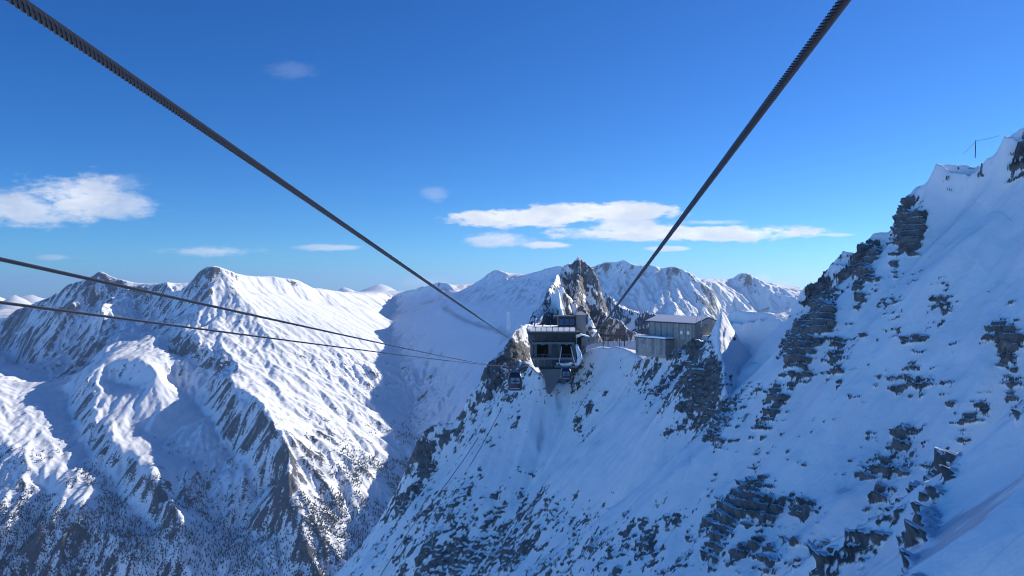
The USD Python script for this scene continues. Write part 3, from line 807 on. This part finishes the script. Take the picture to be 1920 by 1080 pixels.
# ------------------------------------------------------------------ the two cabins
def cabin(loc, label, w, h, span, rise):
    """loc: middle of the cabin's floor; w, h its width and height; the carriage bar, span wide, stands rise above the roof."""
    B = Build("gondola_cabin", label, "gondola", loc, "cable cars below the station")
    loc = np.asarray(loc, float)
    hs = np.array([0, .03, .10, .30, .52, .74, .86, .94, .985, 1.0])
    ws = np.array([.80, .90, .955, .99, 1.0, .93, .84, .74, .62, .45])
    ang = np.arange(32) * 2 * np.pi / 32
    e = 2 / 4.5
    cx_, cy_ = np.sign(np.cos(ang)) * np.abs(np.cos(ang)) ** e, np.sign(np.sin(ang)) * np.abs(np.sin(ang)) ** e

    def ring(k, grow=0.0):
        return np.stack([cx_ * (w / 2 * ws[k] + grow), cy_ * (w / 2 * ws[k] + grow), np.full(32, hs[k] * h)], 1)

    def loft(ks, grow=0.0):
        v = np.vstack([ring(k, grow) for k in ks] + [[[0, 0, hs[ks[0]] * h]], [[0, 0, hs[ks[-1]] * h]]])
        n, f = len(ks), []
        for i in range(n - 1):
            for j in range(32):
                q = (j + 1) % 32
                f += [[i * 32 + j, i * 32 + q, (i + 1) * 32 + q], [i * 32 + j, (i + 1) * 32 + q, (i + 1) * 32 + j]]
        for j in range(32):
            q = (j + 1) % 32
            f += [[n * 32, q, j], [n * 32 + 1, (n - 1) * 32 + j, (n - 1) * 32 + q]]
        m = trimesh.Trimesh(v, f, process=False); m.apply_translation(loc)
        return m
    body = B.part("body", loft([0, 1, 2, 3, 4, 5]), M_cabin, smooth=35)
    B.part("roof", loft([5, 6, 7, 8, 9]), M_cabin, smooth=35)
    B.part("bumper", loft([1, 2], .05), M_dark, smooth=30)
    # panes on the four sides: two on each, a little proud of the body
    for side in range(4):
        rot = trimesh.transformations.rotation_matrix(side * math.pi / 2, [0, 0, 1])
        for x0, x1 in ((-.62, -.06), (.06, .62)):
            z0, z1 = .40 * h, .72 * h
            y0, y1 = w / 2 * 1.0 + .012, w / 2 * .945 + .012
            hx = w / 2
            v = np.array([[x0 * hx, -y0, z0], [x1 * hx, -y0, z0], [x1 * hx * .93, -y1, z1], [x0 * hx * .93, -y1, z1]])
            v = np.vstack([v, v + [0, .06, 0]])
            m = trimesh.Trimesh(v, [[0, 1, 2], [0, 2, 3], [4, 6, 5], [4, 7, 6], [0, 4, 5], [0, 5, 1], [1, 5, 6], [1, 6, 2], [2, 6, 7], [2, 7, 3], [3, 7, 4], [3, 4, 0]], process=False)
            m.apply_transform(rot); m.apply_translation(loc)
            B.part("window", m, M_pane)
    strip = bx(-.32 * w, .30 * w, -w / 2 * .985 - .03, -w / 2 * .985 + .02, .115 * h, .155 * h); strip.apply_translation(loc)
    B.part("lettering_strip", strip, M_strip)
    zt = h
    for sgn in (-1, 1):
        p = loc + [sgn * w * .26, 0, zt * .95]
        q = loc + [sgn * w * .36, 0, zt + rise * .45]
        r_ = loc + [sgn * span / 2, 0, zt + rise]
        arm = B.part("hanger_arm", cat([tube(sagged(p, q, 0, 4), .13, 8), tube(sagged(q, r_, 0, 5), .12, 8)]), M_dark, smooth=40)
        B.part("grip", bx(r_[0] - .42, r_[0] + .42, r_[1] - 1.1, r_[1] + 1.1, r_[2] - .12, r_[2] + .16), M_dark, arm)
        for dy in (-.8, .8):
            wl = trimesh.creation.cylinder(radius=.26, height=.14, sections=14)
            wl.apply_transform(trimesh.transformations.rotation_matrix(math.pi / 2, [0, 1, 0])); wl.apply_translation(r_ + [0, dy, .22])
            B.part("wheel", wl, M_grey, arm)
    B.part("roof_frame", cat([bar(loc + [-w * .28, 0, zt * .97], loc + [w * .28, 0, zt * .97], .22), bar(loc + [-w * .3, 0, zt + rise * .2], loc + [w * .3, 0, zt + rise * .2], .14)]), M_dark)
    return B


M_pane = usdkit.material(stage, "/World/Looks/tinted_pane", {"p": ("principled_bsdf", {"base_color": (.05, .09, .16), "roughness": .08, "specular_ior_level": .9, "coat_weight": .6})}, surface="p.BSDF")
M_strip = plain("pale_lettering", (.30, .36, .46), .5, 0, .5, 7.0)
c1 = W(966, 731, 140)
cabin(c1, "dark blue cable car cabin with two windows, nearer and left of the station", 2.75, 3.35, 4.0, .95)
c2 = W(1061, 712, 195)
cabin(c2, "small dark blue cable car cabin hanging right under the station bay", 2.8, 3.1, 3.8, .8)

# ------------------------------------------------------------------ the station
SY = 283.0
mp = SY / F
sx, sz = (lambda p: (p - 960) * mp), (lambda p: (540 - p) * mp)
S = Build("cable_car_station", "concrete mountain station with a snowy railed deck and two dark bays", "station", (sx(1040), 290, sz(690)))


def fb(x0, x1, p0, p1, y0, y1):
    """A box by its front outline in the photograph and its depth."""
    return bx(sx(x0), sx(x1), y0, y1, sz(p1), sz(p0))


deck = S.part("deck", fb(989, 1086, 622.5, 626.5, 280.6, 302), M_dark)
S.part("deck_edge", fb(988.5, 1086.5, 620.8, 622.4, 280.4, 302.2), M_grey, deck)
snow_top = trimesh.creation.box((sx(1078) - sx(991), 19.4, .5)).subdivide().subdivide().subdivide().subdivide()
v = snow_top.vertices
up_ = v[:, 2] > 0
v[up_, 2] += .5 * fbm2(v[up_, 0] / 3, v[up_, 1] / 3, 3, 410) + .035 * (v[up_, 1] + 9)
snow_top.vertices = v
snow_top.apply_translation(((sx(1078) + sx(991)) / 2, 291.4, sz(620.8) + .25))
S.part("deck_snow", snow_top, M_cap, deck, smooth=True)
rail = S.part("railing", cat([fb(991, 1079, 611.9, 612.5, 280.7, 280.9), bx(sx(991), sx(991) + .2, 280.9, 300, sz(612.5), sz(611.9))]), M_grey)
for k in range(9):
    px = 993 + k * 10.6
    S.part("post", fb(px - .35, px + .35, 612.5, 621, 280.62, 280.86), M_grey, rail)
for k in range(8):
    px = 993 + k * 10.6
    S.part("panel", fb(px + .7, px + 9.9, 613.2, 620.6, 280.72, 280.78), M_frost, rail)
for k in range(4):
    S.part("panel", bx(sx(991) + .05, sx(991) + .11, 281.2 + k * 4.6, 285.5 + k * 4.6, sz(620.6), sz(613.2)), M_frost, rail)
# the room on the deck
room = S.part("deck_room", cat([bx(18.0, 24.6, 290.3, 296, -15.8, -11.1)]), M_dark)
S.part("flat_roof", bx(16.4, 24.9, 289.2, 296.5, -11.1, -10.75), M_grey, room)
for x0, x1 in ((18.35, 20.15), (20.45, 22.15), (22.45, 24.2)):
    fr = S.part("window_frame", cat([bx(x0 - .1, x1 + .1, 290.16, 290.3, -14.5, -14.38), bx(x0 - .1, x1 + .1, 290.16, 290.3, -12.0, -11.88), bx(x0 - .1, x0, 290.16, 290.3, -14.38, -12.0), bx(x1, x1 + .1, 290.16, 290.3, -14.38, -12.0)]), M_cabin, room)
    S.part("window", bx(x0, x1, 290.22, 290.28, -14.38, -12.0), M_pane, room)
# tower
tower = S.part("tower", cat([bx(24.95, 28.6, 289, 293.5, -31, -10.4), bx(24.8, 28.75, 288.85, 293.65, -18.4, -18.0)]), M_conc2)
hip = trimesh.Trimesh(np.array([[24.3, 288.4, -10.4], [29.2, 288.4, -10.4], [29.2, 294.1, -10.4], [24.3, 294.1, -10.4], [26.2, 291.2, -9.1], [27.3, 291.2, -9.1]]),
                      [[0, 1, 5], [0, 5, 4], [1, 2, 5], [2, 3, 4], [2, 4, 5], [3, 0, 4], [0, 3, 2], [0, 2, 1]], process=False)
S.part("hip_roof", hip, M_roof, tower)
# storey under the deck with its struts
S.part("back_wall", fb(992, 1079, 626.6, 645, 286, 301), M_conc)
for (xa, ya), (xb, yb) in (((1002, 627), (1008, 643)), ((1023.5, 627), (1011, 643)), ((1025, 627), (1033.5, 643)), ((1035.5, 627), (1035.5, 643)), ((1040.5, 627), (1040.5, 643)), ((1051, 627), (1043, 643)), ((1053, 627), (1068, 643)), ((1071, 627), (1069, 643))):
    S.part("strut", bar((sx(xa), 282.4, sz(ya)), (sx(xb), 283.4, sz(yb)), .42), M_dark)
S.part("lintel", fb(998, 1077, 641.5, 645.4, 282.6, 286), M_grey)
for x0, x1 in ((996, 1006.5), (1028.5, 1034.5), (1043.5, 1051.5), (1072.5, 1079)):
    S.part("bay_pier", fb(x0, x1, 645.4, 670, 283.0, 299), M_conc)
S.part("centre_column", fb(1034.5, 1043.5, 645.4, 682, 281.9, 284), M_dark)
S.part("bay_back_wall", fb(996, 1079, 641, 672, 298, 300), M_void)
S.part("bay_ceiling", fb(1000, 1076, 641, 645.3, 286.1, 299), M_void)
for x0, x1 in ((1006.5, 1028.5), (1051.5, 1072.5)):
    S.part("bay_lining", cat([fb(x0, x0 + .6, 645.4, 670, 283.1, 298), fb(x1 - .6, x1, 645.4, 670, 283.1, 298)]), M_void)
    S.part("bay_lamp", fb((x0 + x1) / 2 - 3, (x0 + x1) / 2 + 3, 646, 647.2, 283.2, 284), M_grey)
S.part("sill", fb(998, 1078, 669.8, 673.5, 281.2, 299.6), M_grey)
S.part("base_wall", fb(1003, 1077, 673.5, 689, 283, 298), M_conc)
S.part("platform", fb(1040, 1081, 683.5, 687.5, 279.5, 283), M_conc2)
ps = trimesh.creation.box((sx(1081) - sx(1043), 3.2, .7)).subdivide().subdivide().subdivide()
v = ps.vertices; v[v[:, 2] > 0, 2] += .8 * (fbm2(v[v[:, 2] > 0, 0] / 1.6, v[v[:, 2] > 0, 1] / 1.6, 3, 411) - .3); ps.vertices = v
ps.apply_translation(((sx(1081) + sx(1043)) / 2, 281.2, sz(683.5) + .3))
S.part("platform_snow", ps, M_cap, smooth=True)
S.part("foundation", prism([(sx(1010), sz(689)), (sx(1056), sz(689)), (sx(1052), sz(699)), (sx(1030), sz(735)), (sx(1024), sz(733)), (sx(1020), sz(705))], 276.5, 296), M_conc)
for x0, x1, y1 in ((1053, 1046.5, 684), (1070.5, 1076.5, 681)):
    S.part("guide_rail", tube([(sx(x0), 283.0, sz(650)), (sx(x0) + (sx(x1) - sx(x0)) * .35, 281.2, sz(662)), (sx(x1), 279.6, sz(y1))], .16, 8), M_white, smooth=40)
S.part("canopy_roof", prism([(sx(1079.5), sz(633)), (sx(1081), sz(629.5)), (sx(1091), sz(626.5)), (sx(1105), sz(630.5)), (sx(1105), sz(632.5)), (sx(1091), sz(629.3)), (sx(1084), sz(632))], 282.2, 289), M_cap)
S.part("canopy_wall", cat([fb(1080, 1082, 632, 656, 283, 288.5), fb(1091, 1103, 632.6, 648, 284, 288.5)]), M_conc2)
S.part("doorway", fb(1083, 1090, 636, 656, 285.2, 288.4), M_void)
S.part("access_ramp", tube([(sx(1081.5), 282.3, sz(646)), (sx(1082.5), 281.8, sz(655)), (sx(1085.5), 281.2, sz(662)), (sx(1086), 280.6, sz(672)), (sx(1083), 280.4, sz(680)), (sx(1079), 280.6, sz(685))], [.5, .7, 1.0, .95, .8, .5], 10), M_cap, smooth=60)
S.part("flag_pole", bar((15.0, 289, sz(620)), (15.0, 289, sz(601)), .16), M_grey)
S.part("roof_aerial", cat([bar((22.5, 293, -10.8), (22.5, 293, -8.2), .1), bar((22.0, 293, -8.9), (23.0, 293, -8.9), .08)]), M_dark, room)
for k in range(6):
    px = 1008 + k * 13
    S.part("wall_rib", fb(px, px + 1.2, 674, 688, 282.8, 283.05), M_conc2)
for px in (1010, 1018, 1026, 1054, 1062, 1070):
    S.part("sill_post", bar((sx(px), 281.3, sz(669.8)), (sx(px), 281.3, sz(664.5)), .12), M_grey)
for xa, xb in ((1007, 1029), (1052, 1073)):
    S.part("sill_rail", bar((sx(xa), 281.3, sz(664.5)), (sx(xb), 281.3, sz(664.5)), .12), M_grey)
for px in (1042, 1050, 1058, 1066, 1074, 1080):
    S.part("platform_post", bar((sx(px), 279.7, sz(684)), (sx(px), 279.7, sz(678.5)), .11), M_grey)
S.part("down_pipe", bar((sx(1000), 282.8, sz(645)), (sx(1000), 282.8, sz(672)), .25), M_dark)
S.part("left_brace", bar((sx(996), 283, sz(668)), (sx(1003), 283, sz(686)), .7), M_conc)


# ------------------------------------------------------------------ people on the deck
def person(loc, face, label, step, cloth):
    import manifold3d as mf
    B = Build("person", label, "person", loc)
    loc = np.asarray(loc, float)
    ca, sa = math.cos(face), math.sin(face)

    def ball(p, r):
        return mf.Manifold.sphere(r, 12).translate(tuple(map(float, p)))

    def bone(p, q, a, b):
        return mf.Manifold.batch_hull([ball(p, a), ball(q, b)])
    J = dict(hipL=(.1, 0, .92), hipR=(-.1, 0, .92), kneeL=(.11, step * .5 - .05, .5), kneeR=(-.11, -step * .5 - .03, .5), footL=(.12, step, .08), footR=(-.12, -step, .08),
             chest=(0, 0, 1.32), waist=(0, .01, 1.0), neck=(0, -.01, 1.5), shL=(.19, 0, 1.42), shR=(-.19, 0, 1.42), elL=(.27, -.02, 1.14), elR=(-.27, .02, 1.14), haL=(.24, -.2, .95), haR=(-.26, -.14, .92))
    g = lambda k: np.array(J[k], float)
    parts = [bone(g("waist"), g("chest"), .17, .2), bone(g("chest"), g("neck"), .19, .08), bone(g("hipL"), g("hipR"), .14, .14), bone(g("hipL"), g("waist"), .14, .16)]
    for s_ in "LR":
        parts += [bone(g("hip" + s_), g("knee" + s_), .115, .08), bone(g("knee" + s_), g("foot" + s_), .08, .06), bone(g("foot" + s_), g("foot" + s_) + [0, -.16, -.02], .065, .05),
                  bone(g("sh" + s_), g("el" + s_), .085, .06), bone(g("el" + s_), g("ha" + s_), .058, .04), bone(g("chest"), g("sh" + s_), .14, .085)]
        h = g("ha" + s_)
        for k in range(4):
            parts.append(bone(h + [(k - 1.5) * .022, -.05, -.04], h + [(k - 1.5) * .024, -.09, -.10 + abs(k - 1) * .008], .012, .010))
        parts += [bone(h, h + [0, -.04, -.05], .042, .035), bone(h, h + [.05 if s_ == "R" else -.05, -.05, -.03], .014, .011)]
    parts.append(bone(g("neck"), g("neck") + [0, -.01, .08], .06, .055))
    skull = mf.Manifold.batch_hull([ball((0, -.01, 1.68), .098), ball((0, -.045, 1.6), .06), ball((0, .02, 1.69), .095)])
    nose = bone((0, -.105, 1.66), (0, -.122, 1.635), .013, .016)
    ears = [ball((x, .0, 1.65), .025) for x in (-.1, .1)]
    body = parts[0]
    for q in parts[1:] + [skull, nose] + ears:
        body = body + q

    def place(m):
        mm = m.to_mesh()
        v = np.array(mm.vert_properties[:, :3])
        v = np.stack([v[:, 0] * ca - v[:, 1] * sa, v[:, 0] * sa + v[:, 1] * ca, v[:, 2]], 1) + loc
        return trimesh.Trimesh(v, mm.tri_verts, process=False)
    B.part("body", place(body), cloth, smooth=60)
    B.part("face", place(mf.Manifold.batch_hull([ball((0, -.055, 1.66), .062), ball((0, -.06, 1.61), .045)])), M_skin, smooth=60)
    B.part("hair", place(mf.Manifold.batch_hull([ball((0, .02, 1.71), .1), ball((0, .05, 1.64), .075)])), M_hair, smooth=60)


DZ = sz(620.8) + .75
person((11.95, 290.5, DZ + .3), .4, "person in dark clothes standing in the middle of the snowy station deck", .1, M_cloth)
person((8.6, 288.0, DZ + .2), -.7, "person in dark clothes standing near the left end of the station deck", .06, M_cloth2)

# ------------------------------------------------------------------ steelwork to the right of the station
g1 = Build("steel_gantry", "dark steel gantry with a machine box beside the station tower", "gantry", W(1122, 640, 298))
q = lambda px, py, d=298: W(px, py, d)
g1.part("beam", bar(q(1103, 616.3), q(1139, 616.3), .35), M_dark)
g1.part("machine_box", bx(q(1118, 0)[0], q(1136, 0)[0], 297.2, 300, q(0, 615.4)[2], q(0, 611)[2]), M_dark)
for px in (1108, 1121, 1134):
    g1.part("post", bar(q(px, 616), q(px, 645), .28), M_grey)
g1.part("lower_beam", bar(q(1104, 624), q(1140, 624), .22), M_grey)
g2 = Build("chairlift_frame", "low dark steel frame on posts left of the wooden building", "steel frame", W(1150, 648, 286))
q2 = lambda px, py, d=286: W(px, py, d)
g2.part("top_beam", cat([bar(q2(1126, 629.5), q2(1173, 629.5), .42), bar(q2(1126, 629.5, 290), q2(1173, 629.5, 290), .42)]), M_dark)
for px in (1131, 1140, 1162, 1171):
    g2.part("post", bar(q2(px, 629.8), q2(px, 650), .32), M_dark)
for k in range(7):
    px = 1128 + k * 7
    g2.part("cross_beam", bar(q2(px, 628.2), W(px, 628.2, 290), .16), M_grey)
g2.part("brace", bar(q2(1141, 643), q2(1161, 631), .14), M_dark)
for k, (px, h_) in enumerate(((1150, 622), (1158, 617), (1166, 620), (1176, 624), (1183, 621))):
    b = Build("snow_pole", ("first", "second", "third", "fourth", "fifth")[k] + " thin pole from the left on the snow between frame and wooden building", "pole", W(px, 646, 296), "poles on the snow")
    b.part("shaft", bar(W(px, 648, 296), W(px, h_, 296), .09), M_grey)
    b.part("tip", bar(W(px, h_ + .1, 296), W(px, h_ - 1.2, 296), .18), M_dark)

# ------------------------------------------------------------------ the wooden building
Aq, Bq = np.array([44.8, 252.0]), np.array([56.8, 232.0])
ue = (Bq - Aq) / np.linalg.norm(Bq - Aq)
ve = np.array([-ue[1], ue[0]]); ve = ve if ve[0] > 0 else -ve
LEN = float(np.linalg.norm(Bq - Aq))
ZE, ZR, ZB = -11.0, -9.25, -16.6


def hp(u, v, z):
    p = Aq + ue * u + ve * v
    return np.array([p[0], p[1], z])


def hbox(u0, u1, v0, v1, z0, z1):
    c = np.array([hp(u, v, z) for z in (z0, z1) for u, v in ((u0, v0), (u1, v0), (u1, v1), (u0, v1))])
    return trimesh.convex.convex_hull(c)


HB = Build("wooden_building", "long weathered wooden building with a pale snowy gable roof", "building", hp(LEN / 2, 6, ZB))
HB.part("wall", hbox(1, LEN - 1, 1.0, 11, ZB - 6, ZE - .25), M_wood2)
HB.part("roof", trimesh.convex.convex_hull([hp(u, v, z) for u in (0, LEN) for v, z in ((0, ZE), (6, ZR), (12, ZE), (0, ZE - .3), (12, ZE - .3))]), M_roof)
rs = trimesh.convex.convex_hull([hp(u, v, z + .02) for u in (.15, LEN - .1) for v, z in ((.2, ZE + .06), (6, ZR + .25), (11.8, ZE + .06), (.2, ZE + .02), (11.8, ZE + .02))])
HB.part("roof_snow", rs, M_cap)
HB.part("gable_trim", cat([bar(hp(LEN + .03, 0, ZE - .15), hp(LEN + .03, 6, ZR - .1), .3), bar(hp(LEN + .03, 6, ZR - .1), hp(LEN + .03, 12, ZE - .15), .3)]), M_dark)
HB.part("eave_board", bar(hp(0, -.06, ZE - .22), hp(LEN, -.06, ZE - .22), .26), M_dark)
nb = 30
for k in range(nb):
    u0 = 1 + (LEN - 2) * k / nb
    HB.part("board", hbox(u0 + .04, u0 + (LEN - 2) / nb - .04, .93 - .03 * (k % 3 == 1), .99, ZB, ZE - .3), M_wood if k % 4 else M_wood2)
for k in range(10):
    v0 = 1.05 + k * .99
    HB.part("board", hbox(LEN - .99, LEN - .93 + .03 * (k % 2), v0, v0 + .92, ZB - 1, ZE - .32), M_wood)
for u in (16.6, 19.6):
    rg = trimesh.creation.annulus(r_min=.42, r_max=.62, height=.12, sections=24)
    ds = trimesh.creation.cylinder(radius=.42, height=.06, sections=24)
    fr = np.eye(4); fr[:3, 0], fr[:3, 1], fr[:3, 2] = [ue[0], ue[1], 0], [0, 0, 1], [ve[0], ve[1], 0]
    for m in (rg, ds):
        m.apply_transform(fr); m.apply_translation(hp(u, .82, -14.2))
    w_ = HB.part("round_window", rg, M_white, smooth=30)
    HB.part("pane", ds, M_white, w_)
lo = HB.part("lower_storey", hbox(-1.6, 13, -2.6, 1, ZB - 6, ZB + .0), M_wood)
HB.part("lower_roof", hbox(-2.0, 13.4, -3.0, 1.0, ZB + .0, ZB + .22), M_dark)
HB.part("lower_roof_snow", hbox(-1.9, 13.3, -2.9, .85, ZB + .22, ZB + .8), M_cap)
HB.part("lower_window", hbox(.9, 3.1, -2.66, -2.59, ZB - 1.9, ZB - .8), M_pane, lo)
for k in range(11):
    u0 = -1.55 + k * 1.32
    HB.part("lower_board", hbox(u0, u0 + 1.26, -2.67 - .02 * (k % 2), -2.61, ZB - 5, ZB - .04) if not (-.3 < u0 < 2.9) else hbox(u0, u0 + 1.26, -2.67, -2.61, ZB - .75, ZB - .04), M_wood if k % 3 else M_wood2, lo)

# ------------------------------------------------------------------ masts and posts
def lattice(base, h, w0, w1):
    B = Build("lattice_mast", "thin pale lattice mast on the slope left of the rock peak", "mast", base)
    base = np.asarray(base, float)
    cor = [(-1, -1), (1, -1), (1, 1), (-1, 1)]
    pt = lambda k, t: base + [cor[k][0] * (w0 + (w1 - w0) * t) / 2, cor[k][1] * (w0 + (w1 - w0) * t) / 2, h * t]
    for k in range(4):
        B.part("leg", bar(pt(k, -.1), pt(k, 1), .17), M_white)
    n = 7
    for i in range(n):
        B.part("bracing", cat([bar(pt(k, i / n), pt((k + 1) % 4, (i + 1) / n), .1) for k in range(4)] + [bar(pt(k, (i + 1) / n), pt((k + 1) % 4, (i + 1) / n), .1) for k in range(4)]), M_white)
    B.part("wire", tube(sagged(pt(1, 1), base + [9, 4, h * .72], .4), .035, 5), M_grey)


lattice(W(953.5, 619, 326), 7.8, 1.75, .95)
am = Build("antenna_mast", "thin pale antenna mast behind the snow hump by the wooden building", "antenna", W(1316, 612, 228))
am.part("pole", bar(W(1316, 613, 228), W(1314.6, 556, 228), .13), M_white)
am.part("stay", tube([W(1314.7, 560, 228), W(1325, 610, 229)], .04, 5), M_grey)
am.part("stay", tube([W(1314.7, 560, 228), W(1304, 608, 229)], .04, 5), M_grey)
am.part("crossbar", bar(W(1311, 566, 228), W(1318, 566, 228), .09), M_white)

dp = dl(1829)
fp = Build("ridge_post", "thin dark post with slack wires on the snowy ridge crest", "post", W(1828.5, 292, dp))
fp.part("shaft", bar(W(1828.5, 296, dp), W(1829.5, 263, dp), .12), M_dark)
fp.part("wire", tube(sagged(W(1829.5, 264, dp), W(1874, 254, dl(1874)), .15), .035, 5), M_grey)
fp.part("wire", tube(sagged(W(1829.5, 265, dp), W(1805, 289, dl(1805)), .05), .03, 5), M_grey)


def on_face(px, py):
    """Where the line of sight through that pixel meets the near face."""
    d = np.arange(60, 420, .4)
    p = np.stack([(px - 960) / F * d, d, (540 - py) / F * d], 1)
    h = ndimage.map_coordinates(H0, [(p[:, 1] - ny_[0]) / NS, (p[:, 0] - nx_[0]) / NS], order=1, mode="nearest")
    hit = np.nonzero(p[:, 2] < h)[0]
    return p[hit[0]] if len(hit) else p[-1]


for lab, line in (("thin dark cable running down the snow face, the lower longer one", [(897, 825), (870, 866), (842, 905), (815, 941), (794, 966), (774, 990), (748, 1030), (721, 1072), (700, 1110)]),
                  ("thin dark cable running down the snow face, the upper shorter one", [(940, 772), (922, 806), (902, 843), (880, 880)])):
    pts = np.array([on_face(*p) for p in line])
    pts = pts + np.array([0, -1.2, 1.1])
    B = Build("slope_cable", lab, "cable", pts[0])
    B.part("wire", tube(pts, .11, 6), M_dark, smooth=60)

# ------------------------------------------------------------------ conifers on the far slopes
rng = np.random.default_rng(11)
Hf = FAR_P[..., 2]
clump = fbm2(FAR_P[..., 0] / 130, FAR_P[..., 1] / 130, 4, 501, .55)
px_, py_ = pix(FAR_P)
prob = np.clip(smoothstep(-860, -1200, Hf) * smoothstep(.48, .55, clump) + .55 * smoothstep(-1130, -1240, Hf), 0, 1) * (FAR_SLOPE < 1.5) * (px_ > -200) * (px_ < 860) * (py_ < 1200)
pick = rng.random(prob.shape) < prob * .85
pos = FAR_P[pick] + rng.normal(0, 3, (pick.sum(), 3)) * [1, 1, 0]
print("trees", len(pos))
cone = cat([trimesh.creation.cone(radius=r_, height=h_, sections=6).apply_translation((0, 0, z_)) for r_, h_, z_ in ((.27, .55, .08), (.2, .45, .32), (.12, .36, .64))] + [trimesh.creation.cylinder(radius=.04, height=.2, sections=5)])
pi = UsdGeom.PointInstancer.Define(stage, "/World/conifer_forest")
usdkit.mesh(stage, "/World/conifer_forest/conifer", cone, M_tree)
pi.CreatePrototypesRel().SetTargets([Sdf.Path("/World/conifer_forest/conifer")])
pi.CreateProtoIndicesAttr(Vt.IntArray.FromNumpy(np.zeros(len(pos), np.int32)))
pi.CreatePositionsAttr(Vt.Vec3fArray.FromNumpy(pos.astype(np.float32)))
sc = rng.uniform(7, 16, (len(pos), 1)) * np.array([[1, 1, 1.0]])
pi.CreateScalesAttr(Vt.Vec3fArray.FromNumpy(sc.astype(np.float32)))
tag(pi.GetPrim(), "dark conifer woods low on the far valley slopes", "forest", kind="stuff")

# ------------------------------------------------------------------ the air
HAZE = 2.5e-5
hz = trimesh.creation.box((116000, 64000, 2700)); hz.apply_translation((0, 26000, -1872 + 1350))
M_haze = usdkit.material(stage, "/World/Looks/air", {"v": ("principled_volume", {"color": (0.48, 0.70, 1.0), "density": HAZE, "anisotropy": 0.38})}, volume="v.volume")
tag(put("haze", hz, M_haze), "thin blue air between the mountains", "haze", kind="stuff")

import sys
print("COUNTS far", FFACES, "near", NFACES, "trees", len(pos), file=sys.stderr)
